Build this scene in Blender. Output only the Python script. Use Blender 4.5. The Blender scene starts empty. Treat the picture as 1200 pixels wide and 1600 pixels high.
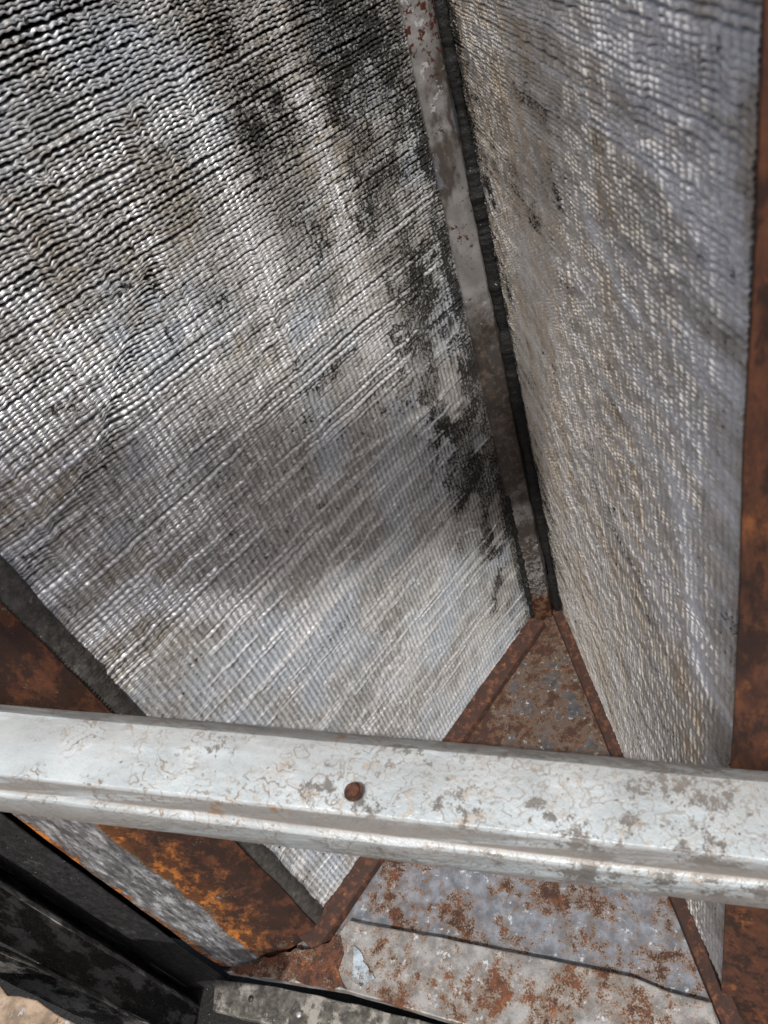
import bpy, bmesh, math
import numpy as np
from mathutils import Vector, Matrix

S = bpy.context.scene
COL = S.collection
# ------------------------------------------------------------------ camera, light, exposure
# world: X across the V, Y into the V, Z up the coils; origin on the drain pan under the corner post
CAM = np.array([0.1188, -0.6387, 0.8060])
MB = np.array([[0.9435, -0.0783, -0.3218], [0.1799, -0.6946, 0.6965], [-0.2781, -0.7151, -0.6413]])
cam = bpy.data.cameras.new('camera'); co = bpy.data.objects.new('camera', cam); COL.objects.link(co); S.camera = co
R = Matrix(((MB[0][0], -MB[0][1], -MB[0][2], CAM[0]), (MB[1][0], -MB[1][1], -MB[1][2], CAM[1]),
            (MB[2][0], -MB[2][1], -MB[2][2], CAM[2]), (0, 0, 0, 1)))
co.matrix_world = R
cam.sensor_fit = 'HORIZONTAL'; cam.sensor_width = 36.0; cam.lens = 33.9
cam.clip_start = 0.01; cam.clip_end = 200
cam.dof.use_dof = True; cam.dof.focus_distance = 0.72; cam.dof.aperture_fstop = 22

SUN = Vector((0.12, -0.475, 0.87)).normalized()          # direction towards the sun
elev = math.asin(SUN.z); azim = math.atan2(SUN.x, SUN.y)
w = bpy.data.worlds.new('World'); S.world = w; w.use_nodes = True
nt = w.node_tree; bg = nt.nodes['Background']
sky = nt.nodes.new('ShaderNodeTexSky'); sky.sky_type = 'NISHITA'; sky.sun_disc = False
sky.sun_elevation = elev; sky.sun_rotation = azim; sky.dust_density = 5.0; sky.ozone_density = .4; sky.air_density = .8
nt.links.new(sky.outputs[0], bg.inputs[0]); bg.inputs[1].default_value = 0.115
sl = bpy.data.lights.new('sun', 'SUN'); sl.energy = 3.7; sl.angle = math.radians(1.0); sl.color = (1, .96, .90)
so = bpy.data.objects.new('sun', sl); COL.objects.link(so)
so.rotation_euler = SUN.to_track_quat('Z', 'Y').to_euler()
S.view_settings.view_transform = 'Standard'; S.view_settings.look = 'None'
S.view_settings.gamma = 1; S.view_settings.use_curve_mapping = False
S.view_settings.exposure = 0.16

# ------------------------------------------------------------------ helpers
rng = np.random.default_rng(7)
def ray(px, py):
    return MB @ np.array([(px - 600) / 1130., (py - 800) / 1130., 1.])
def onz(px, py, z=0.):                                    # point of the level z seen at a photo position
    r = ray(px, py); return CAM + r * (z - CAM[2]) / r[2]

def tag(o, label, cat, group=None, kind=None):
    o['label'] = label; o['category'] = cat
    if group: o['group'] = group
    if kind: o['kind'] = kind
    return o
def empty(name, loc=(0, 0, 0)):
    o = bpy.data.objects.new(name, None); COL.objects.link(o); o.location = loc
    o.empty_display_size = .05
    return o
def link(name, me, mat, parent=None, smooth=False):
    o = bpy.data.objects.new(name, me); COL.objects.link(o)
    if mat: me.materials.append(mat)
    if parent is not None:
        o.parent = parent; o.matrix_parent_inverse = Matrix.Translation(-Vector(parent.location))
    if smooth: me.polygons.foreach_set('use_smooth', [True] * len(me.polygons))
    return o
def mesh_np(name, V, F):
    me = bpy.data.meshes.new(name)
    V = np.asarray(V, dtype=np.float32); F = np.asarray(F, dtype=np.int32)
    me.vertices.add(len(V)); me.vertices.foreach_set('co', V.ravel())
    me.loops.add(F.size); me.loops.foreach_set('vertex_index', F.ravel())
    me.polygons.add(len(F)); me.polygons.foreach_set('loop_start', np.arange(0, F.size, F.shape[1], dtype=np.int32))
    me.update(calc_edges=True)
    return me
def grid_faces(n, m, base=0):
    i = np.arange(n - 1)[:, None] * m + np.arange(m - 1)[None, :]
    i = i.ravel() + base
    return np.stack([i, i + 1, i + m + 1, i + m], 1)

def _hash(ix, iy, seed):
    h = (ix.astype(np.int64) * 374761393 + iy.astype(np.int64) * 668265263 + seed * 1442695041) & 0xffffffff
    h = ((h ^ (h >> 13)) * 1274126177) & 0xffffffff
    h = (h ^ (h >> 16)) & 0xffffffff
    return h / 4294967295.
def vn(x, y, seed=0):
    ix = np.floor(x); iy = np.floor(y); fx = x - ix; fy = y - iy
    fx = fx * fx * (3 - 2 * fx); fy = fy * fy * (3 - 2 * fy)
    a = _hash(ix, iy, seed); b = _hash(ix + 1, iy, seed); c = _hash(ix, iy + 1, seed); d = _hash(ix + 1, iy + 1, seed)
    return (a * (1 - fx) + b * fx) * (1 - fy) + (c * (1 - fx) + d * fx) * fy
def fbm(x, y, seed=0, o=4):
    t = 0; a = .5; n = 0
    for k in range(o):
        t = t + a * vn(x, y, seed + k * 17); n += a; x = x * 2.03; y = y * 2.03; a *= .55
    return t / n
def ss(x, a, b):
    t = np.clip((x - a) / (b - a), 0, 1); return t * t * (3 - 2 * t)
def dseg(s, z, pts):                                      # distance to a polyline on the coil face
    d = np.full(np.broadcast(s, z).shape, 9.)
    for (a, b), (c, e) in zip(pts[:-1], pts[1:]):
        L = (c - a) ** 2 + (e - b) ** 2
        t = np.clip(((s - a) * (c - a) + (z - b) * (e - b)) / L, 0, 1)
        d = np.minimum(d, np.hypot(s - a - t * (c - a), z - b - t * (e - b)))
    return d

# ------------------------------------------------------------------ materials
class NB:
    def __init__(s, name):
        s.m = bpy.data.materials.new(name); s.m.use_nodes = True; s.t = s.m.node_tree
        s.b = s.t.nodes['Principled BSDF']; s.tc = s.t.nodes.new('ShaderNodeTexCoord')
    def n(s, typ, **kw):
        x = s.t.nodes.new(typ)
        for k, v in kw.items(): setattr(x, k, v)
        return x
    def l(s, a, b): s.t.links.new(a, b)
    def put(s, sock, v):
        if isinstance(v, bpy.types.NodeSocket): s.l(v, sock)
        else: sock.default_value = v
    def co(s, scale=(1, 1, 1), rot=(0, 0, 0)):
        mp = s.n('ShaderNodeMapping'); mp.inputs['Scale'].default_value = scale; mp.inputs['Rotation'].default_value = rot
        s.l(s.tc.outputs['Object'], mp.inputs[0]); return mp.outputs[0]
    def noise(s, scale, det=4, rough=.6, vec=None, dist=0, w=None):
        x = s.n('ShaderNodeTexNoise'); x.inputs['Scale'].default_value = scale; x.inputs['Detail'].default_value = det
        x.inputs['Roughness'].default_value = rough; x.inputs['Distortion'].default_value = dist
        if w is not None: x.noise_dimensions = '4D'; x.inputs['W'].default_value = w
        s.l(vec if vec is not None else s.tc.outputs['Object'], x.inputs['Vector']); return x.outputs['Fac']
    def vor(s, scale, feat='F1', vec=None):
        x = s.n('ShaderNodeTexVoronoi'); x.feature = feat; x.inputs['Scale'].default_value = scale
        s.l(vec if vec is not None else s.tc.outputs['Object'], x.inputs['Vector']); return x
    def math(s, op, a, b=0., c=0.):
        x = s.n('ShaderNodeMath'); x.operation = op
        s.put(x.inputs[0], a); s.put(x.inputs[1], b); s.put(x.inputs[2], c); return x.outputs[0]
    def step(s, v, a, b, lo=0., hi=1.):
        x = s.n('ShaderNodeMapRange'); x.interpolation_type = 'SMOOTHSTEP'
        s.put(x.inputs[0], v); x.inputs[1].default_value = a; x.inputs[2].default_value = b
        x.inputs[3].default_value = lo; x.inputs[4].default_value = hi; return x.outputs[0]
    def mix(s, f, a, b):
        x = s.n('ShaderNodeMix'); x.data_type = 'RGBA'
        s.put(x.inputs[0], f)
        for i, v in ((6, a), (7, b)):
            s.put(x.inputs[i], (*v, 1) if isinstance(v, tuple) and len(v) == 3 else v)
        return x.outputs[2]
    def fmix(s, f, a, b):
        x = s.n('ShaderNodeMix'); x.data_type = 'FLOAT'
        s.put(x.inputs[0], f); s.put(x.inputs[2], a); s.put(x.inputs[3], b); return x.outputs[0]
    def attr(s, name):
        x = s.n('ShaderNodeAttribute'); x.attribute_name = name; return x.outputs['Fac']
    def bump(s, h, dist, strength=1., nrm=None):
        x = s.n('ShaderNodeBump'); x.inputs['Distance'].default_value = dist; x.inputs['Strength'].default_value = strength
        s.l(h, x.inputs['Height'])
        if nrm is not None: s.l(nrm, x.inputs['Normal'])
        return x.outputs[0]
    def out(s, col=None, rough=None, metal=None, nrm=None, spec=None):
        if col is not None: s.put(s.b.inputs['Base Color'], (*col, 1) if isinstance(col, tuple) else col)
        if rough is not None: s.put(s.b.inputs['Roughness'], rough)
        if metal is not None: s.put(s.b.inputs['Metallic'], metal)
        if nrm is not None: s.l(nrm, s.b.inputs['Normal'])
        if spec is not None: s.put(s.b.inputs['Specular IOR Level'], spec)
        return s.m

def m_fins(name, c1, c2, c3, tanc, met=.30):
    b = NB(name)
    dirt_shade = b.attr('dirt_shade'); tan = b.attr('tan'); clean_glare = b.attr('clean_glare')
    n1 = b.noise(90, 5, .65); n2 = b.noise(420, 3, .6); n3 = b.noise(25, 4, .6, w=3)
    nt_ = b.noise(60, 5, .7, w=8)
    base = b.mix(b.step(n1, .3, .7), c1, c2)
    base = b.mix(b.math('MULTIPLY', b.step(b.noise(11, 4, .55, w=21), .46, .62), .65), base, c3)
    tanf = b.math('MULTIPLY', tan, b.step(nt_, .35, .6))
    base = b.mix(tanf, base, tanc)
    base = b.mix(b.math('MULTIPLY', clean_glare, b.step(n2, .25, .5)), base, (.80, .81, .83))  # bare metal and painted glare share this pale colour
    # soot specks: denser where the dirt and shade attribute is high
    sp = b.math('ADD', b.math('MULTIPLY', b.math('ADD', b.math('MULTIPLY', b.noise(420, 4, .7, w=5), .6), b.math('MULTIPLY', n3, .4)), 1.), b.math('MULTIPLY', dirt_shade, .20))
    spk = b.step(sp, .67, .70)
    grime = b.math('MULTIPLY', dirt_shade, b.step(n1, .3, .7, .35, .85))  # grime, plus the gap shade carried by the same attribute
    base = b.mix(grime, base, (.055, .050, .042))
    base = b.mix(spk, base, (.012, .011, .010))
    rough = b.fmix(spk, b.step(n2, .3, .7, .46, .66), .8)
    rough = b.fmix(clean_glare, rough, .36)
    metal = b.fmix(b.math('MAXIMUM', spk, b.math('MULTIPLY', dirt_shade, .6)), b.fmix(clean_glare, met, met * 2), 0.)
    nr = b.bump(n2, .0006, .6); nr = b.bump(n1, .0015, .5, nr)
    return b.out(base, rough, metal, nr)

def m_rust(name, zinc=.5, dark=.5, orange=.3, scale=1., zcol=(.30, .31, .33), stretch=(1, 1, 1), wet=.0, w0=0., ocol=(.27, .095, .028), grad=False):
    """galvanised sheet rusting through: zinc = how much zinc is left"""
    b = NB(name); v = b.co(stretch)
    big = b.noise(14 * scale, 6, .62, v, w=w0); mid = b.noise(60 * scale, 6, .7, v, w=w0 + 2)
    fine = b.noise(330 * scale, 4, .7, v, w=w0 + 4); ora = b.noise(30 * scale, 6, .7, v, w=w0 + 6)
    pat = b.math('ADD', b.math('MULTIPLY', big, .55), b.math('MULTIPLY', mid, .45))
    pat = b.math('ADD', pat, b.math('MULTIPLY', b.math('SUBTRACT', fine, .5), .34))
    th = .5 + (zinc - .5) * .55
    def cut(o1, o2):
        if isinstance(th, float): return b.step(pat, th + o1, th + o2)
        return b.step(b.math('SUBTRACT', pat, th), o1, o2)
    rustc = b.mix(b.step(mid, .3, .7), (.035, .013, .008), (.13, .046, .020))
    if grad:
        g = b.attr('edge'); th = b.math('ADD', b.math('MULTIPLY', b.step(g, .5, 1.), .30), th)
        ora = b.math('ADD', b.math('ADD', b.math('MULTIPLY', ora, .7), b.math('MULTIPLY', fine, .3)), b.math('MULTIPLY', g, .30))
    of = b.step(ora, .64 - orange * .32, (.88 if grad else .78) - orange * .32)
    rustc = b.mix(of, rustc, ocol)
    zf = cut(.03, -.03)
    rustc = b.mix(b.step(fine, .66, .74), rustc, (.32, .22, .14))
    rustc = b.mix(b.math('MULTIPLY', b.step(b.noise(45 * scale, 5, .7, v, w=w0 + 9), .62 - dark * .25, .72 - dark * .25), .8), rustc, (.016, .007, .005))
    zc = b.mix(b.step(b.noise(40 * scale, 5, .65, v, w=w0 + 11), .35, .65), tuple(c * .45 for c in zcol), zcol)
    zc = b.mix(b.step(b.noise(75 * scale, 5, .7, v, w=w0 + 14), .58, .66), zc, (.50, .53, .56))
    zc = b.mix(b.step(b.noise(150 * scale, 4, .7, v, w=w0 + 15), .64, .70), zc, (.075, .035, .018))
    if grad:
        fb = b.noise(170, 5, .75, b.co((1, 1, .22)), w=31)
        zc = b.mix(b.step(fb, .40, .54), (.12, .12, .12), zc)
        zc = b.mix(b.step(fb, .54, .62), zc, (.70, .72, .75))
    # brown halo round rust patches
    halo = cut(.03, -.09)
    zc = b.mix(b.math('SUBTRACT', 1., halo), zc, (.20, .125, .070))
    col = b.mix(zf, rustc, zc)
    h = b.math('ADD', b.math('MULTIPLY', b.math('SUBTRACT', 1., zf), .5), b.math('MULTIPLY', fine, .6))
    nr = b.bump(h, .0009 / scale, .8); nr = b.bump(b.noise(900, 2, .5, v), .0003, .5, nr)
    rough = b.fmix(zf, .82 - wet, .42 - wet * .3)
    return b.out(col, rough, b.math('MULTIPLY', zf, .35), nr)

def m_paint():
    b = NB('chalky pale grey paint, water stained')
    n = b.noise(70, 3, .5); n2 = b.noise(26, 3, .5, w=3)
    ring = b.math('ABSOLUTE', b.math('SUBTRACT', n, .46)); ringb = b.math('ABSOLUTE', b.math('SUBTRACT', n, .57)); ring = b.step(b.math('MINIMUM', ring, b.math('ADD', ringb, .006)), .022, .006)
    ring2 = b.math('ABSOLUTE', b.math('SUBTRACT', b.noise(210, 2, .5, w=6), .60)); ring2 = b.step(ring2, .02, .006)
    sx = b.n('ShaderNodeSeparateXYZ'); b.l(b.tc.outputs['Object'], sx.inputs[0]); x = sx.outputs[0]
    wear = b.step(x, -.25, .22, .0, .22)                                       # more worn towards the right end
    amt = b.step(b.math('ADD', n2, wear), .46, .60)
    rings = b.math('MULTIPLY', b.math('MAXIMUM', ring, b.math('MULTIPLY', ring2, .35)), b.math('MULTIPLY', amt, b.step(x, -.1, .12, 1., .55)))
    col = b.mix(b.step(b.noise(18, 4, .6, w=1), .35, .7), (.33, .375, .40), (.45, .50, .525))
    col = b.mix(b.math('MULTIPLY', b.step(b.noise(120, 5, .75, w=9), .54, .62), b.math('MULTIPLY', amt, .8)), col, (.34, .30, .25))
    col = b.mix(b.math('MULTIPLY', b.math('MULTIPLY', rings, b.step(b.noise(200, 4, .7, w=41), .34, .50)), .9), col, (.17, .135, .10))
    spots = b.step(b.math('ADD', b.noise(260, 4, .7, w=12), b.math('MULTIPLY', wear, .20)), .655, .70)
    col = b.mix(spots, col, (.12, .07, .045))
    grime = b.math('MULTIPLY', b.step(b.math('ADD', b.noise(40, 6, .8, w=15), b.math('MULTIPLY', wear, .70)), .635, .68), .9)
    col = b.mix(grime, col, (.105, .095, .085))
    edge = b.attr('edge')
    lon = b.noise(60, 5, .7, b.co((.12, 1.6, 1.6)), w=20)
    col = b.mix(b.math('MULTIPLY', edge, b.step(lon, .32, .52)), col, (.20, .185, .17))
    col = b.mix(b.math('MULTIPLY', edge, b.step(b.noise(22, 5, .7, w=22), .60, .66)), col, (.22, .12, .05))
    fine = b.noise(420, 3, .7)
    nr = b.bump(fine, .0005, .7); nr = b.bump(b.math('MULTIPLY', b.noise(110, 4, .65, w=2), amt), .0016, .8, nr)
    return b.out(col, b.fmix(edge, b.step(fine, .3, .7, .18, .46), .55), 0., nr, .6)

def m_black(name, c1=(.008, .008, .009), c2=(.05, .048, .045), patch=(.16, .155, .145), thr=.60, rough=.5, stretch=(1, 1, 1), bump=.001, scale=1.):
    b = NB(name); v = b.co(stretch)
    n = b.noise(120 * scale, 5, .7, v); p = b.noise(34 * scale, 6, .7, v, w=4); f = b.noise(600, 3, .6)
    col = b.mix(b.step(n, .35, .7), c1, c2)
    col = b.mix(b.step(p, thr - .01, thr + .08), col, patch)
    spk = b.step(b.noise(520, 1, .5, w=8), .73, .78)
    col = b.mix(spk, col, (.38, .38, .38))
    nr = b.bump(n, bump, .7); nr = b.bump(f, .0004, .5, nr)
    return b.out(col, b.step(f, .3, .7, rough - .15, rough + .15), 0., nr)

def m_post():
    b = NB('post sheet, grey and stained')
    big = b.noise(22, 5, .6, b.co((1, 1, .6))); spots = b.noise(150, 5, .65, w=3); clus = b.noise(9, 3, .5, w=5)
    col = b.mix(b.step(b.noise(50, 5, .6, w=9), .3, .7), (.16, .155, .15), (.30, .29, .285))
    col = b.mix(b.step(big, .48, .58), col, (.070, .058, .050))
    col = b.mix(b.step(big, .60, .63), col, (.13, .13, .145))
    col = b.mix(b.step(b.math('ADD', spots, b.math('MULTIPLY', b.step(clus, .45, .62), .13)), .660, .69), col, (.07, .020, .012))
    col = b.mix(b.step(b.noise(150, 5, .75, w=7), .60, .64), col, (.03, .022, .02))
    col = b.mix(b.step(b.noise(60, 5, .75, w=17), .60, .63), col, (.42, .42, .43))
    sx = b.n('ShaderNodeSeparateXYZ'); b.l(b.tc.outputs['Object'], sx.inputs[0])
    z = b.math('ADD', sx.outputs[2], b.math('MULTIPLY', b.math('SUBTRACT', b.noise(45, 5, .7, w=31), .5), .16))
    band = b.math('MULTIPLY', b.step(z, .20, .25), b.step(z, .50, .44))
    soot = b.mix(b.step(b.noise(140, 5, .7, w=33), .5, .6), (.035, .028, .024), (.11, .075, .055))
    col = b.mix(b.math('MULTIPLY', band, .85), col, soot)
    low = b.step(z, .20, .17)
    col = b.mix(b.math('MULTIPLY', low, b.step(b.noise(170, 5, .75, w=35), .47, .53)), col, (.055, .045, .04))
    foot = b.step(z, .065, .045)
    col = b.mix(foot, col, b.mix(b.step(b.noise(120, 5, .7, w=36), .45, .55), (.05, .018, .010), (.13, .075, .045)))
    nr = b.bump(b.noise(300, 4, .7), .0006, .6); nr = b.bump(big, .002, .6, nr)
    return b.out(col, .45, .25, nr)

M_FIN = m_fins('weathered aluminium fins', (.22, .215, .205), (.46, .455, .445), (.42, .48, .56), (.31, .265, .195))
M_FIN_TAN = m_fins('tan oxidised fins', (.36, .335, .30), (.76, .71, .64), (.76, .75, .73), (.50, .40, .28), .12)
M_CORE = m_black('black backing', (.004, .004, .004), (.012, .011, .010), (.02, .02, .02), .7, .9)
M_PAN = m_rust('pan, zinc and brown rust', .58, .75, .12, 1.7, (.24, .265, .31), w0=1.)
M_RUST_SHADE = m_rust('rust darkened for shade', .50, .95, .16, 2.6, (.085, .092, .108), w0=21.)
M_PANFL = m_rust('dark wet rust', .22, .85, .14, 2.4, (.22, .22, .24), w0=2.)
M_SILL = m_rust('sill, patchy rust and zinc', .60, .5, .26, 1.5, (.33, .33, .33), (1, 1, 1), w0=5.)
M_LRUST = m_rust('side panel rust, orange and zinc towards its bend', .33, .75, .34, 1.3, (.44, .44, .46), (1, 1, .6), w0=3., ocol=(.52, .18, .032), grad=True)
M_LZINC = m_rust('side panel zinc return', .80, .2, .8, 1.3, (.48, .49, .52), (1, 1, .28), w0=4.)
M_SEND = m_rust('sill end orange rust', .40, .6, .30, 1.8, (.27, .26, .25), w0=17., ocol=(.33, .11, .028))
M_FLAKE = m_rust('blue white paint flake', .62, .9, .1, 3., (.46, .56, .64), w0=19.)
M_RRUST = m_rust('near side panel dark rust', .18, .55, .34, 1.9, (.30, .24, .18), (1, 1, .4), w0=8.)
M_PAINT = m_paint()
M_TAR = m_black('black sealant', (.0015, .0015, .0015), (.006, .0055, .005), (.02, .013, .010), .66, .7, (1, 1, 1), .003, 1.5)
M_FOAM = m_black('black foam lining', (.006, .006, .007), (.030, .029, .031), (.06, .058, .058), .58, .75, (1, 1, .6), .003, 1.3)
M_GLOSS = m_black('oily black channel', (.005, .005, .005), (.02, .019, .018), (.12, .117, .112), .48, .30, (1, 1, .3), .002, 2.0)
M_LEDGE = m_black('dusty grey ledge', (.03, .028, .025), (.12, .115, .10), (.24, .23, .21), .52, .6)
M_RIM = m_black('worn bright rim', (.05, .05, .045), (.22, .21, .20), (.40, .39, .37), .52, .45, (1, 1, .3), .001, 2.)
M_TANP = m_rust('sunlit flaking base plate', .70, .4, .2, 1.5, (.50, .38, .27), w0=11.)
M_POST = m_post()
M_SHADE_STRIP = m_black('dark ribbed strip for edge shade', (.04, .037, .033), (.11, .103, .095), (.19, .18, .17), .58, .6, (1, 1, 1), .0012, 1.5)
M_SCREW = m_rust('rusty screw', .25, .7, .2, 5., (.35, .3, .25), w0=13.)

# ------------------------------------------------------------------ corners of the two coils (bottom on the pan, top above the frame)
H = 1.0
AL0 = np.array([-0.0211, -0.0098, 0.]); CL0 = np.array([-0.2409, -0.4222, 0.])
AR0 = np.array([0.0186, 0.0031, 0.]); CR0 = np.array([0.1625, -0.4297, 0.])
AL1 = np.array([-0.0075, -0.0098, H]); CL1 = np.array([-0.2409, -0.4222, H])
AR1 = np.array([0.0200, 0.0031, H]); CR1 = np.array([0.1530, -0.4297, H])

def coil(name, A0, C0, A1, C1, N, seed, fields, label, mat, pitch=.0023, wave=.0054, depth=.020, amp=.00032):
    root = empty(name, tuple((A0 + C0) / 2)); tag(root, label, 'coil', 'finned condenser coils')
    L = np.linalg.norm(C0 - A0); nf = int(H / pitch); ns = int(L / wave * 8)
    s = np.linspace(0, L, ns)[None, :]; z = (np.arange(nf) * pitch + .001)[:, None]
    S2 = np.broadcast_to(s, (nf, ns)); Z2 = np.broadcast_to(z, (nf, ns))
    F = fields(S2, Z2, seed)                                  # dict: fold, rise, push, flat, dirt, tan, clean
    N = np.array(N, float); N /= np.linalg.norm(N)
    a = (S2 / L)[..., None]; t = (Z2 / H)[..., None]
    base = ((A0[None, None] * (1 - a) + C0[None, None] * a) * (1 - t) + (A1[None, None] * (1 - a) + C1[None, None] * a) * t)
    r_ = np.random.default_rng(seed)
    kk = np.arange(nf)[:, None] * 1. + S2 * 0
    jit = r_.normal(0, .0003, (nf, 1)) + (fbm(S2 * 18, Z2 * 220, seed + 5, 2) - .5) * .0016
    ph = (fbm(S2 * 6, Z2 * 8, seed + 8, 3) - .5) * 2.2 + (vn(S2 * 30, kk, seed + 9) - .5) * .8
    q = (S2 / wave + ph * .2) % 1
    wv = np.sin(q * 2 * np.pi)
    A = amp * (.75 + .35 * F['open']) * (1 - F['flat'] * .9) * (1 + .3 * (fbm(S2 * 60, Z2 * 200, seed + 3, 2) - .5))
    wz = wv * A
    th = pitch * (.76 - .34 * F['open'])
    F['fold'] = F['fold'] * .8
    nick = ss(vn(S2 * 240, kk, seed + 77), .55, .9) * .0011 * (.35 + .65 * ss(Z2, .3, .6)) + (vn(S2 * 110, kk, seed + 78) - .5) * .0008
    nick = nick * F['nk']
    F['fold'] = F['fold'] + nick; F['clean_glare'] = np.clip(F['clean_glare'] + ss(vn(S2 * 300, kk, seed + 79), .80, .92) * .6 * (1 - F['dirt_shade']), 0, 1)  # pale nicks double as painted sparkles
    F['push'] = F['push'] + .00026 * wv
    F['dirt_shade'] = np.clip(F['dirt_shade'] + (F['val'] * (.5 - .5 * wv) * (1 - F['flat']) + .22 * (vn(S2 * 200, kk, seed + 90) - .5)) * (1.2 - F['clean_glare']), 0, 1)  # wave valleys darkened in colour so the columns show in flat light
    rows = []
    for (dep, dz, wf, ff) in ((.0003, -th, 1, 1), (0., 0., 1, 1), (.0045, .0002, 1, .25), (depth, .0004, .6, 0)):
        P = base - N * (dep - (F['push'] if dep < .003 else 0))[..., None] if not np.isscalar(dep - 0.) else base - N * dep
        if dep < .003: P = P + N * F['push'][..., None]
        P = P.copy()
        P[..., 2] += dz + wz * wf + jit + (F['rise'] - F['fold']) * ff
        rows.append(P)
    V = np.stack(rows, 1)                                     # nf,4,ns,3
    V[..., 2] = np.maximum(V[..., 2], .0004)
    fc = grid_faces(4, ns)
    Fc = (fc[None] + (np.arange(nf) * 4 * ns)[:, None, None]).reshape(-1, 4)
    me = mesh_np('fin_pack', V.reshape(-1, 3) - (A0 + C0) / 2, Fc)
    for k in ('dirt_shade', 'tan', 'clean_glare'):
        at = me.attributes.new(k, 'FLOAT', 'POINT')
        arr = np.repeat(F[k][:, None, :], 4, 1).astype(np.float32).copy()
        if k == 'dirt_shade': arr[:, 2] = np.clip(arr[:, 2] + .35, 0, 1); arr[:, 3] = 1  # shade deep between the fins put into the colour
        at.data.foreach_set('value', arr.ravel())
    o = bpy.data.objects.new('fin_pack', me); COL.objects.link(o); me.materials.append(mat); o.parent = root
    # black block added behind the fins so sky light doesn't leak through
    ctr = (A0 + C0) / 2
    def corner(p, d): return p - N * d - ctr
    c = [corner(A0, depth * .8), corner(C0, depth * .8), corner(C0, depth * 1.9), corner(A0, depth * 1.9),
         corner(A1, depth * .8), corner(C1, depth * .8), corner(C1, depth * 1.9), corner(A1, depth * 1.9)]
    me = bpy.data.meshes.new('added_dark_core'); me.from_pydata([tuple(x) for x in c], [], [(0, 1, 5, 4), (1, 2, 6, 5), (2, 3, 7, 6), (3, 0, 4, 7), (4, 5, 6, 7), (3, 2, 1, 0)])
    o = bpy.data.objects.new('added_dark_core', me); COL.objects.link(o); me.materials.append(M_CORE); o.parent = root
    return root

def streaks(S2, Z2, seed, n, zr, lr, pitch=.0023):
    r_ = np.random.default_rng(seed); out = np.zeros(S2.shape); sm = S2.max(); nf = S2.shape[0]
    srow = S2[0]
    for _ in range(n):
        k = int(r_.uniform(*zr) / pitch); s0 = r_.uniform(-.05, sm - .02); le = r_.uniform(*lr); st = r_.uniform(.4, 1)
        k2 = k + (2 if r_.random() < .25 else 1)
        m = ss(srow, s0, s0 + .006) * (1 - ss(srow, s0 + le, s0 + le + .01)) * st
        m = m * (.75 + .25 * vn(srow * 60, srow * 0, int(k)))
        for kk in range(k, min(k2, nf)):
            out[kk] = np.maximum(out[kk], m)
    return out

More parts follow.
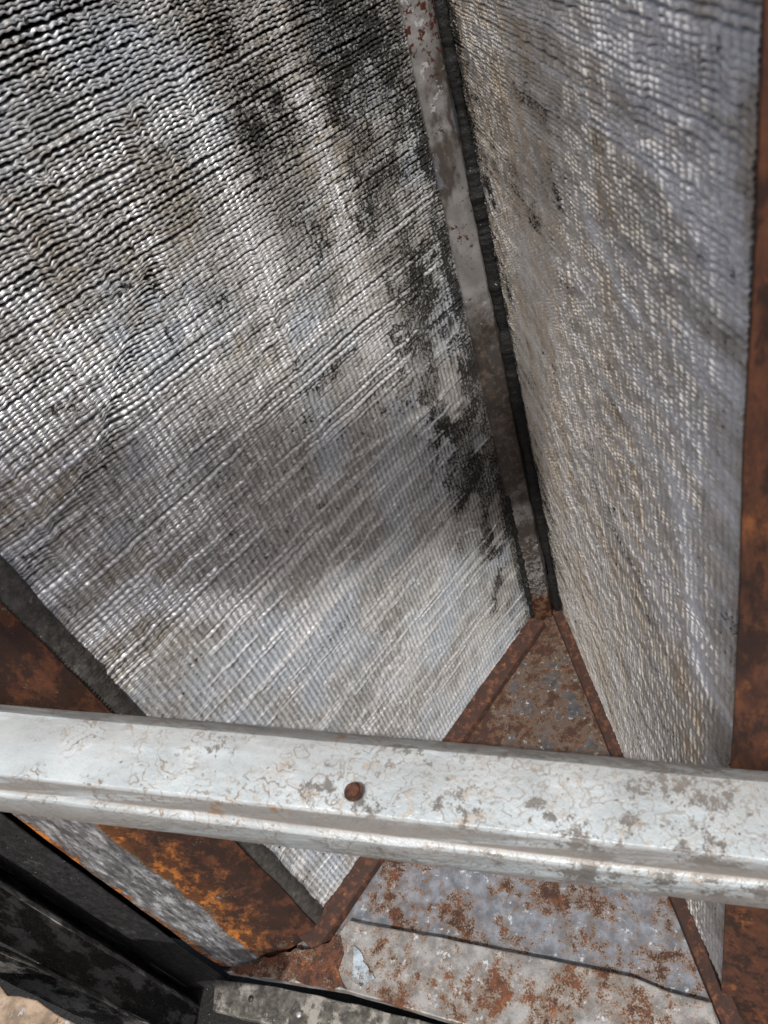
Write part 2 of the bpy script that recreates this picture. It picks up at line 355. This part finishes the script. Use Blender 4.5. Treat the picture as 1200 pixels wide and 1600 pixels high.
def fields_left(s, z, seed):
    fine = fbm(s * 160, z * 160, seed, 3); big = fbm(s * 9, z * 7, seed + 1, 4)
    mid = fbm(s * 40, z * 30, seed + 2, 4); col = fbm(s * 26, z * 4, seed + 4, 3)
    st = streaks(s, z, seed + 9, 190, (0, .62), (.015, .17)) + streaks(s, z, seed + 10, 25, (.40, .9), (.01, .06))
    st = np.clip(st, 0, 1)
    drag = np.exp(-(dseg(s, z, [(.272, .672), (.30, .645), (.335, .618), (.352, .60)]) / .007) ** 2)
    drag2 = np.exp(-(dseg(s, z, [(.362, .592), (.40, .578), (.44, .560)]) / .007) ** 2)
    drag3 = np.exp(-(dseg(s, z, [(.355, .80), (.35, .76), (.36, .73)]) / .010) ** 2)
    drag = np.maximum(np.maximum(drag, drag2), drag3 * .8)
    # brushed, folded over patches in long diagonal swipes
    sw = ss(fbm(s * 7 + z * 2, z * 34 - s * 7, seed + 20, 3), .56, .72)
    bandb = np.exp(-((s - (.305 + .0 * z)) / .016) ** 2) * ss(z, .60, .72) + np.exp(-((s - .245) / .007) ** 2) * ss(z, .70, .76) * .7
    low = 1 - ss(z, .50, .70)
    fold = .0005 * sw + .0017 * st + .0018 * bandb * ss(fine, .35, .6) + .0014 * (mid - .5) + .0008 * low
    fold += .0016 * ss(fbm(s * 60, z * 14, seed + 33, 3), .62, .75)
    st2 = np.clip(streaks(s, z, seed + 12, 120, (0, .85), (.01, .12)), 0, 1)
    rise = .0017 * drag * (.3 + fine) + .0012 * st2 + .0022 * (fbm(s * 13, z * 26, seed + 70, 3) - .5) * (.4 + .6 * ss(z, .3, .6))
    along = ss(fbm(s * 11, z * 150, seed + 71, 3), .54, .72)
    cloud = ss(fbm(s * 7, z * 8, seed + 72, 4), .47, .66)
    push = (fine - .5) * .0014 + .0009 * st - .0006 * drag + (mid - .5) * .002
    flat = np.clip(.55 * sw + st + .5 * bandb, 0, 1)
    # dirt: black speckled belt along the post, soft sooty belts elsewhere
    near = 1 - ss(s, .015, .135 - .03 * z)
    belt = np.exp(-((s - .055) / .034) ** 2) * ss(mid, .36, .60)
    top = np.exp(-((s - .075) / .035) ** 2) * ss(z, .62, .74)
    lowc = 1 - ss(z, .0, .22)
    dirt_shade = .85 * belt * (1 - .55 * lowc) + .30 * near + .65 * top + .40 * ss(big, .56, .72) * ss(z, .42, .55)
    foot = np.exp(-((s - .005) / .008) ** 2) * .8
    blot = ss(fbm(s * 140, z * 120, seed + 41, 3), .66, .80) * .5 * ss(z, .3, .45)
    vb = (np.exp(-((s - .165) / .022) ** 2) * .35 + np.exp(-((s - .235) / .018) ** 2) * .25) * ss(z, .58, .70) * ss(mid, .3, .5)
    dirt_shade = np.clip(dirt_shade + vb + foot + blot + .12 * ss(z, .55, .75) - .35 * st + .35 * along * (.3 + .7 * cloud) + .30 * cloud * ss(z, .35, .6), 0, 1)
    tan = np.exp(-((s - (.115 + .0 * z)) / .020) ** 2) * ss(z, .5, .6) * .8 + np.exp(-((s - .41) / .03) ** 2) * ss(z, .56, .60) * .9
    tan = np.clip(tan + .55 * ss(fbm(s * 12, z * 9, seed + 50, 4), .56, .70) * ss(z, .38, .5), 0, 1)
    clean_glare = np.clip(.65 * ss(fbm(s * 9, z * 110, seed + 73, 3), .60, .74) * (1 - cloud) + .55 * st + .45 * bandb * ss(fine, .45, .62) + .55 * ss(fbm(s * 10, z * 12, seed + 60, 4), .60, .74) * (1 - near), 0, 1)
    clean_glare = np.clip(clean_glare + .95 * np.exp(-(dseg(s, z, [(.42, .655), (.385, .625)]) / .022) ** 2) * ss(fine, .3, .5) + .8 * np.exp(-(dseg(s, z, [(.375, .46), (.345, .42)]) / .010) ** 2), 0, 1)  # bright glare patches painted into the colour
    opn = np.clip(ss(z - .30 * (.40 - s), .52, .72) * (.7 + .6 * (mid - .5)) + .35 * drag, 0, 1)
    pale = (np.exp(-((s - .118) / .012) ** 2) * .55 + np.exp(-((s - .205) / .010) ** 2) * .5 + np.exp(-((s - .268) / .008) ** 2) * .8) * ss(z, .50, .62) * ss(fbm(s * 30, z * 300, seed + 81, 3), .35, .6)
    glare = np.zeros(s.shape)
    for pl, wd in (([(.42, .66), (.39, .635)], .020), ([(.385, .475), (.355, .43), (.335, .40)], .010), ([(.24, .17), (.20, .20)], .020),
                   ([(.31, .34), (.26, .36)], .016), ([(.36, .70), (.33, .60), (.34, .52)], .014), ([(.205, .74), (.20, .62)], .013), ([(.125, .72), (.13, .52)], .014)):
        glare = np.maximum(glare, np.exp(-(dseg(s + (big - .5) * .05, z + (big - .5) * .05, pl) / wd) ** 2))
    clean_glare = np.clip(clean_glare + .75 * glare * ss(fine, .25, .45), 0, 1); dirt_shade = dirt_shade * (1 - .7 * glare)  # glare on the left fins put into the colour as pale patches
    gr = (1 - ss(s, .05, .17)) * ss(z, .22, .40)
    dirt_shade = np.clip(dirt_shade + gr * .75 * ss(fbm(s * 160, z * 150, seed + 91, 3), .50, .60) * ss(mid, .30, .5), 0, 1)
    scr = np.zeros(s.shape)
    for pl in ([(.2973, .1548), (.2681, .1815), (.246, .2052), (.2119, .1789), (.1524, .1412)],
               [(.1814, .2221), (.1238, .2451), (.0883, .2562), (.0566, .2363), (.0592, .1905), (.0862, .1732)],
               [(.1028, .4294), (.1724, .4455), (.2684, .4543)], [(.2178, .7395), (.1385, .7125), (.0572, .7128)],
               [(.25, .10), (.22, .16), (.215, .21)], [(.33, .52), (.27, .54), (.20, .60)]):
        scr = np.maximum(scr, np.exp(-(dseg(s + (mid - .5) * .012, z + (mid - .5) * .014, pl) / .0018) ** 2))
    flat = np.clip(flat + scr * .8, 0, 1); fold = fold + scr * .0008
    clean_glare = np.clip(clean_glare * (1 - .3 * opn) + pale + scr * .75 * ss(fine, .25, .5), 0, 1)
    return dict(nk=.8, val=.30, open=opn, fold=fold, rise=rise, push=push, flat=flat, dirt_shade=dirt_shade, tan=tan, clean_glare=clean_glare)

def fields_right(s, z, seed):
    fine = fbm(s * 150, z * 150, seed, 3); big = fbm(s * 9, z * 7, seed + 1, 4); mid = fbm(s * 40, z * 30, seed + 2, 4)
    st = np.clip(streaks(s, z, seed + 9, 230, (0, .9), (.01, .16)), 0, 1)
    sw = ss(fbm(s * 8 + z * 2, z * 40 - s * 9, seed + 20, 3), .55, .72)
    outer = ss(s, .22, .42) * ss(z, .55, .68)
    fold = .0006 * sw + .0014 * st + .0016 * (mid - .5) + .0022 * outer * ss(fbm(s * 35, z * 60, seed + 21, 3), .45, .7) + .0007
    st2 = np.clip(streaks(s, z, seed + 12, 160, (0, .9), (.01, .14)), 0, 1)
    rise = .0012 * st2 + .0020 * (fbm(s * 16, z * 30, seed + 70, 3) - .5)
    along = ss(fbm(s * 10, z * 130, seed + 71, 3), .50, .68)
    push = (fine - .5) * .0018 + (mid - .5) * .0010
    flat = np.clip(.3 * sw + .8 * st + .4 * outer * ss(mid, .45, .6), 0, 1)
    near = 1 - ss(s, .0, .12)
    dirt_shade = np.clip(.45 * near + .38 * ss(big, .50, .66) * ss(z, .50, .72) * (1 - .5 * outer) + np.exp(-(s / .010) ** 2) + .35 * ss(fbm(s * 22, z * 40, seed + 31, 4), .56, .72) + .22 * along, 0, 1)
    tan = np.clip(.7 * ss(fbm(s * 30, z * 6, seed + 50, 4), .50, .66) + .6 * np.exp(-((s - .08) / .012) ** 2) * ss(z, .5, .6) + .12, 0, 1)
    clean_glare = np.clip(.5 * ss(fbm(s * 9, z * 110, seed + 73, 3), .56, .72) + .35 * st + .9 * outer * ss(fbm(s * 16, z * 40, seed + 60, 3), .50, .66), 0, 1)
    opn = .25 + 0 * s
    glare = np.zeros(s.shape)
    for pl, wd in (([(.34, .745), (.44, .725)], .007), ([(.36, .71), (.445, .70)], .005), ([(.30, .66), (.36, .64)], .006), ([(.40, .56), (.42, .45)], .012)):
        glare = np.maximum(glare, np.exp(-(dseg(s, z + (big - .5) * .03, pl) / wd) ** 2))
    clean_glare = np.clip(clean_glare + .9 * glare, 0, 1); dirt_shade = dirt_shade * (1 - .8 * glare)  # painted glare streaks on the outer right fins
    dirt_shade = np.clip(dirt_shade + .16 * ss(fbm(s * 14, z * 60, seed + 95, 4), .56, .66) * ss(z, .5, .62) + .2 * ss(fbm(s * 170, z * 150, seed + 96, 3), .66, .74), 0, 1)
    return dict(nk=.30, val=.20, open=opn, fold=fold, rise=rise, push=push, flat=flat, dirt_shade=dirt_shade, tan=tan, clean_glare=clean_glare)

cl = coil('condenser_coil', AL0, CL0, AL1, CL1, (.882, -.470, 0), 11, fields_left,
          'broad grey finned coil left of the corner post, its fins streaked and dented', M_FIN)
cr = coil('condenser_coil', AR0, CR0, AR1, CR1, (-.950, -.312, 0), 23, fields_right,
          'narrow looking tan grey finned coil to the right of the corner post', M_FIN_TAN)

# ------------------------------------------------------------------ generic sheet-metal builders
def prism(name, poly, z0, z1, mat, parent=None, bev=.0008, sub=0, wob=0., seed=0):
    """flat plate with outline poly (xy) between two levels; edge can wobble"""
    bm = bmesh.new(); P = [np.array(p[:2]) for p in poly]
    if sub:
        Q = []; r_ = np.random.default_rng(seed)
        for a, b in zip(P, P[1:] + P[:1]):
            n = max(1, int(np.linalg.norm(b - a) / sub))
            for i in range(n):
                Q.append(a + (b - a) * i / n + (r_.normal(0, wob, 2) if i else 0))
        P = Q
    vs = [bm.verts.new((p[0], p[1], z1)) for p in P]
    f = bm.faces.new(vs)
    if f.normal.z < 0: f.normal_flip()
    bm.normal_update()
    if f.normal.z < 0: bmesh.ops.reverse_faces(bm, faces=[f])
    ex = bmesh.ops.extrude_face_region(bm, geom=[f])
    for v in ex['geom']:
        if isinstance(v, bmesh.types.BMVert): v.co.z = z0
    bmesh.ops.recalc_face_normals(bm, faces=bm.faces)
    if bev:
        ed = [e for e in bm.edges if len(e.link_faces) == 2 and e.calc_face_angle(0) > .6 and abs(e.verts[0].co.z - e.verts[1].co.z) < 1e-6 and e.verts[0].co.z > (z0 + z1) / 2]
        bmesh.ops.bevel(bm, geom=ed, offset=bev, segments=2, affect='EDGES', profile=.5)
    me = bpy.data.meshes.new(name); bm.to_mesh(me); bm.free()
    return link(name, me, mat, parent)

def profile(name, pts, axis0, axis1, n, mat, parent=None, thick=.0015, wob=0., seed=0, round_=0, edge_rows=None, closed=False):
    """sheet folded along pts (3-D points at axis param 0); pts are (P0, P1) pairs at both ends; solidified"""
    r_ = np.random.default_rng(seed)
    V = []; m = len(pts)
    for i in range(n):
        t = i / (n - 1)
        for j, (a, b) in enumerate(pts):
            p = np.array(a) * (1 - t) + np.array(b) * t
            if wob:
                p = p + wob * np.array([fbm(np.array(t * 9. + j * 3.7), np.array(j * 5. + k * 11.), seed + k, 5) - .5 for k in range(3)]) * 2
            V.append(p)
    F = grid_faces(n, m)
    me = mesh_np(name, V, F)
    if edge_rows is not None:
        at = me.attributes.new('edge', 'FLOAT', 'POINT')
        at.data.foreach_set('value', np.tile(np.array(edge_rows, np.float32), n))
    o = link(name, me, mat, parent)
    so_ = o.modifiers.new('s', 'SOLIDIFY'); so_.thickness = thick; so_.offset = 0
    if round_:
        bv = o.modifiers.new('b', 'BEVEL'); bv.width = round_; bv.segments = 3; bv.limit_method = 'ANGLE'; bv.angle_limit = math.radians(18)
    return o

# ------------------------------------------------------------------ pan under the coils
pan = empty('drain_pan', (0, -.2, 0)); tag(pan, 'rusty galvanised drain pan at the foot of the V between both coils', 'drain pan')
q = [(-.03, .06), (.04, .06)] + [tuple(onz(x, y_)[:2]) for x, y_ in [(1128, 1548), (1165, 1720), (545, 1535), (460, 1505), (470, 1440)]]
prism('pan_floor', q, -.004, 0., M_PAN, pan, 0)
def flange(name, A, C, inn, wd, h, mat, seed, ext=(0, 0)):
    """rusty strip lying along the foot of a coil, its free edge turned down"""
    d = (C - A); L = np.linalg.norm(d); d = d / L; inn = np.array(inn, float)
    a = A - d * ext[0]; c = C + d * ext[1]
    up = np.array([0, 0, 1.])
    prof = [(-.004, h + .002), (wd * .55, h), (wd * .9, h - .0015), (wd, .0008)]
    pts = [(a + inn * x + up * y_, c + inn * x + up * y_) for x, y_ in prof]
    return profile(name, pts, 0, 1, 60, mat, pan, .0016, .0012, seed, .0008)
gp = [AL0 + np.array([.004, -.004, 0]), AR0 + np.array([-.002, -.004, 0]), AR0 * .30 + CR0 * .70 + np.array([-.004, 0, 0]), AL0 * .42 + CL0 * .58 + np.array([.004, 0, 0])]
prism('rusty_shade_plate', gp, .0, .0016, M_RUST_SHADE, pan, 0)  # added plate, its rust darkened to stand for shade in the pan corner
flange('pan_flange', AL0, CL0, (.882, -.470, 0), .022, .010, M_PANFL, 3, (0.0, .014))
flange('pan_flange', AR0, CR0, (-.950, -.312, 0), .013, .008, M_PANFL, 4, (0.0, .06))

# ------------------------------------------------------------------ corner post with its sealant
post = empty('corner_post', (0, 0, 0)); tag(post, 'grey stained sheet metal strip running up the corner where the two coils meet', 'post')
def at(A, B, f): return A * (1 - f) + B * f
b0 = np.array([0, -.005, .0]); 
p0 = [(at(AL0, AR0, f) + np.array([0, dy, 0]), at(AL1, AR1, f2) + np.array([0, dy, 0])) for f, f2, dy in
      ((-.10, -.12, .004), (.05, .03, -.003), (.4, .4, -.004), (.64, .74, -.0035), (.70, .80, .008))]
profile('post_face', p0, 0, 1, 120, M_POST, post, .0016, .0012, 5, .0008)
def bead(A, B, rad, seed, off):
    n = 900; ring = 10; V = []; r_ = np.random.default_rng(seed)
    for i in range(n):
        t = i / (n - 1); c = A * (1 - t) + B * t + off
        rr = rad * (.35 + 1.3 * float(fbm(np.array(t * 45.), np.array(seed * 1.), seed, 4)) * (1.3 if .15 < t < .6 else .9))
        for k in range(ring):
            an = 2 * math.pi * k / ring; j = 1 + .25 * (float(fbm(np.array(t * 260.), np.array(k * 2.3), seed + 4, 2)) - .5)
            V.append(c + np.array([math.cos(an) * rr * j, math.sin(an) * rr * j * .8, 0]))
    F = []
    for i in range(n - 1):
        for k in range(ring):
            F.append((i * ring + k, i * ring + (k + 1) % ring, (i + 1) * ring + (k + 1) % ring, (i + 1) * ring + k))
    me = mesh_np('sealant_bead', V, F); return link('sealant_bead', me, M_TAR, post, True)
bead(AR0, AR1, .0062, 3, np.array([-.0040, -.001, .0]))
bead(AL0, at(AL0, AL1, .24), .0030, 4, np.array([.002, -.002, .0]))
prism('post_back', [(-.06, .03), (-.06, .034), (.06, .034), (.06, .03)], 0, H, M_CORE, post, 0)

# ------------------------------------------------------------------ rusty side panels along the open edges
def vert(px, py, z=0., top=H, dx=0):                                            # vertical edge through a point of the picture
    p = onz(px, py, z); a = p.copy(); b = p.copy(); a[2] = -.004; b[2] = top; b[0] += dx; return (a, b)
lp = empty('side_panel', tuple(CL0)); tag(lp, 'orange rusted side panel along the outer edge of the broad left coil', 'panel', 'rusty side panels')
C1e = (CL0 + np.array([.0065, .004, 0]), CL1 + np.array([.0065, .004, 0]))
C1i = (CL0 + np.array([-.002, -.006, 0]), CL1 + np.array([-.002, -.006, 0]))
Out = vert(342, 1508, 0.)
Bnd = vert(405, 1503, 0.)
def lerp(P, Q, f, off=(0, 0, 0)): return tuple(P[i] * (1 - f) + Q[i] * f + np.array(off) for i in (0, 1))
rowsL = [C1e, C1i, lerp(C1i, Bnd, .45), lerp(C1i, Bnd, .85), Bnd, lerp(Bnd, Out, .5, (.001, -.0015, 0)), Out]
profile('panel_face', rowsL, 0, 1, 200, M_LRUST, lp, .002, .0022, 7, .001, edge_rows=[0, 0, .15, .55, .85, 1, .62])

rp = empty('side_panel', tuple(CR0)); tag(rp, 'dark brown rusted side panel down the right edge of the photo', 'panel', 'rusty side panels')
r0 = (CR0 + np.array([.001, -.005, 0]), CR1 + np.array([.001, -.005, 0]))
r1 = (CR0 + np.array([.26, -.078, -.2]), CR1 + np.array([.26, -.078, 0]))
r0 = (r0[0] + np.array([0, 0, -.2]), r0[1])
r00 = (CR0 + np.array([.004, .012, -.2]), CR1 + np.array([.004, .012, 0]))
profile('panel_face', [r00, r0, r1], 0, 1, 160, M_RRUST, rp, .002, .0015, 9, .001)

# ------------------------------------------------------------------ front sill and lower ledge
sill = empty('front_sill', tuple(onz(800, 1540))); tag(sill, 'patchy rusted sill plate crossing the front of the drain pan', 'sill')
top_l = [(516, 1474), (545, 1437), (720, 1471), (860, 1499), (990, 1526), (1045, 1549), (1112, 1566), (1135, 1640)]
bot_l = [(1135, 1720), (540, 1548), (440, 1532), (352, 1518)]
prism('sill_plate', [onz(x, y_, .012) for x, y_ in top_l + bot_l + [(420, 1498)]], .0, .012, M_SILL, sill, .0015, .02, .00025, 3)
prism('sill_end', [onz(x, y_, .0135) for x, y_ in [(350, 1517), (420, 1497), (514, 1473), (531, 1461), (537, 1490), (528, 1515), (541, 1546), (440, 1531)]], .012, .0135, M_SEND, sill, .0, .006, .0012, 9)
prism('paint_flake', [onz(x, y_, .0141) for x, y_ in [(552, 1478), (562, 1486), (570, 1505), (585, 1528), (566, 1542), (548, 1530), (552, 1508)]], .0122, .0141, M_FLAKE, sill, .0, .003, .0010, 12)
led = empty('base_ledge', tuple(onz(500, 1580, -.02))); tag(led, 'dusty grey ledge under the sill at the bottom of the photo', 'ledge')
prism('ledge_plate', [onz(x, y_, -.02) for x, y_ in [(336, 1530), (430, 1541), (540, 1566), (700, 1603), (900, 1690), (600, 1720), (420, 1600), (332, 1578)]], -.03, -.02, M_LEDGE, led, .001, .015, .0005, 4)
for px, py in ((467, 1585), (392, 1560)):
    bpy_c = onz(px, py, -.02); V = []
    bm = bmesh.new(); bmesh.ops.create_uvsphere(bm, u_segments=16, v_segments=8, radius=.0032)
    for v in bm.verts: v.co.z *= .5; v.co += Vector(bpy_c)
    me = bpy.data.meshes.new('rivet'); bm.to_mesh(me); bm.free(); link('rivet', me, M_LZINC if px == 467 else M_GLOSS, led, True)
prism('gap_shade_plate', [onz(x, y_, -.06) for x, y_ in [(-400, 1300), (330, 1480), (1300, 1560), (1300, 1900), (-400, 1900)]], -.07, -.06, M_TAR, led, 0)  # black plate added below so the gaps read as deep shade

# ------------------------------------------------------------------ black folded frame channel at lower left
ch = empty('frame_channel', tuple(onz(250, 1520))); tag(ch, 'black oily folded frame channel at the lower left, behind the side panel', 'frame')
Of = (Out[0] + np.array([-.004, -.004, 0]), Out[1] + np.array([-.004, -.004, 0]))
def v2(px, py, z): p = onz(px, py, z); return (np.array([p[0], p[1], -.10]), np.array([p[0], p[1], H]))
Of = ((Of[0][0], Of[0][1], -.10), Of[1])
b1 = v2(250, 1513, .01); rg = v2(250, 1534, .03); rg2 = v2(250, 1541, .03); b2 = v2(250, 1606, .0); b3 = v2(250, 1618, .015); b4 = v2(250, 1648, -.03)
b1r = v2(250, 1526, -.03)
profile('foam_lining', [Of, b1], 0, 1, 80, M_FOAM, ch, .002, .0015, 21, .001)
profile('channel_rim', [rg, lerp(rg, rg2, .5, (.0005, .001, 0)), rg2], 0, 1, 160, M_RIM, ch, .002, .0012, 25, .0008)
profile('channel_wall', [b1, b1r, rg, rg2, b2], 0, 1, 120, M_GLOSS, ch, .0018, .0012, 22, .0016)
profile('channel_lip', [b2, b3], 0, 1, 260, M_LEDGE, ch, .0018, .006, 23, .0)
profile('channel_foot', [lerp(b3, b4, 0, (0, .002, 0)), b4], 0, 1, 100, M_GLOSS, ch, .0018, .003, 27, .0)
bp = empty('base_plate', tuple(onz(60, 1590))); tag(bp, 'sunlit tan flaking metal edge in the bottom left corner', 'plate')
bz = .26
prism('plate_face', [onz(x, y_, bz) for x, y_ in [(-200, 1455), (0, 1540), (70, 1572), (130, 1604), (240, 1670), (200, 1760), (-250, 1760)]], bz - .004, bz, M_TANP, bp, .001, .011, .0016, 24)

# ------------------------------------------------------------------ painted cross rail
ZR = .45
ra = onz(0, 1158, .505); rb = onz(1200, 1280, ZR)
ax = (rb - ra); ax /= np.linalg.norm(ax); ya = np.array([-ax[1], ax[0], 0.]); ya /= np.linalg.norm(ya)
rail = empty('cross_rail', tuple((ra + rb) / 2)); tag(rail, 'pale grey painted steel rail crossing the whole photo, stained and worn', 'rail')
rc = (ra + rb) / 2
def rpt(y_, z_): return (rc - ax * .62 + ya * y_ + np.array([0, 0, z_]), rc + ax * .50 + ya * y_ + np.array([0, 0, z_]))
prof = [(.0290, -.030), (.0285, -.011), (.0175, .0), (-.0180, .0), (-.0192, -.0012), (-.0200, -.016), (-.0225, -.0172), (-.0238, -.0185), (-.0250, -.036), (-.0200, -.037)]
profile('rail_body', [rpt(*p) for p in prof], 0, 1, 300, M_PAINT, rail, .0016, .0011, 31, .0011, edge_rows=[1, 1, .5, 0, .8, 1, .1, .5, 1, 1])
sc = onz(553, 1238, .480); bm = bmesh.new()
bmesh.ops.create_cone(bm, segments=6, radius1=.0042, radius2=.0040, depth=.0035, cap_ends=True)
for v in bm.verts: v.co += Vector(sc) + Vector((0, 0, .0022))
bmesh.ops.bevel(bm, geom=list(bm.edges), offset=.0006, segments=2, affect='EDGES')
bmesh.ops.create_cone(bm, segments=28, radius1=.0050, radius2=.0048, depth=.0009, cap_ends=True, matrix=Matrix.Translation(Vector(sc) + Vector((0, 0, .0009))))
me = bpy.data.meshes.new('screw'); bm.to_mesh(me); bm.free(); link('screw', me, M_SCREW, rail)

# ------------------------------------------------------------------ brace added out of view for the soft shadow band on the left coil
bm = bmesh.new(); bmesh.ops.create_cone(bm, segments=24, radius1=.044, radius2=.044, depth=2.4, cap_ends=True)
dv = Vector((.77, .64, 0)).normalized()
bmesh.ops.transform(bm, matrix=Matrix.Translation(Vector((-.157, -.265, .47)) + SUN * (1.9 / SUN.z)) @ dv.to_track_quat('Z', 'Y').to_matrix().to_4x4(), verts=bm.verts)
me = bpy.data.meshes.new('shadow_bar'); bm.to_mesh(me); bm.free()
tag(link('shadow_bar', me, M_POST, None, False), 'grey tubular brace added out of view to shade the left coil', 'shadow caster')
# dark strip added in place of the shadow along the coil's open edge
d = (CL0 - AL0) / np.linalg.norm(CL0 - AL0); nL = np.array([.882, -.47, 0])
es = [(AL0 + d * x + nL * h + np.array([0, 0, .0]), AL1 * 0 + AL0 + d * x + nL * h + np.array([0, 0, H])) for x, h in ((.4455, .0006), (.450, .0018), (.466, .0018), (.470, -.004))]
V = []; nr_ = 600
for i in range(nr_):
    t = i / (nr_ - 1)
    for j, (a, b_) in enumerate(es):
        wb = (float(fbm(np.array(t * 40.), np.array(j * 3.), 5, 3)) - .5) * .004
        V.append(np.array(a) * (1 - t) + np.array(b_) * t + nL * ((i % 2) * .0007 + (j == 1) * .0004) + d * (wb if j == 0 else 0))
link('shade_strip', mesh_np('shade_strip', V, grid_faces(nr_, len(es))), M_SHADE_STRIP, cl)
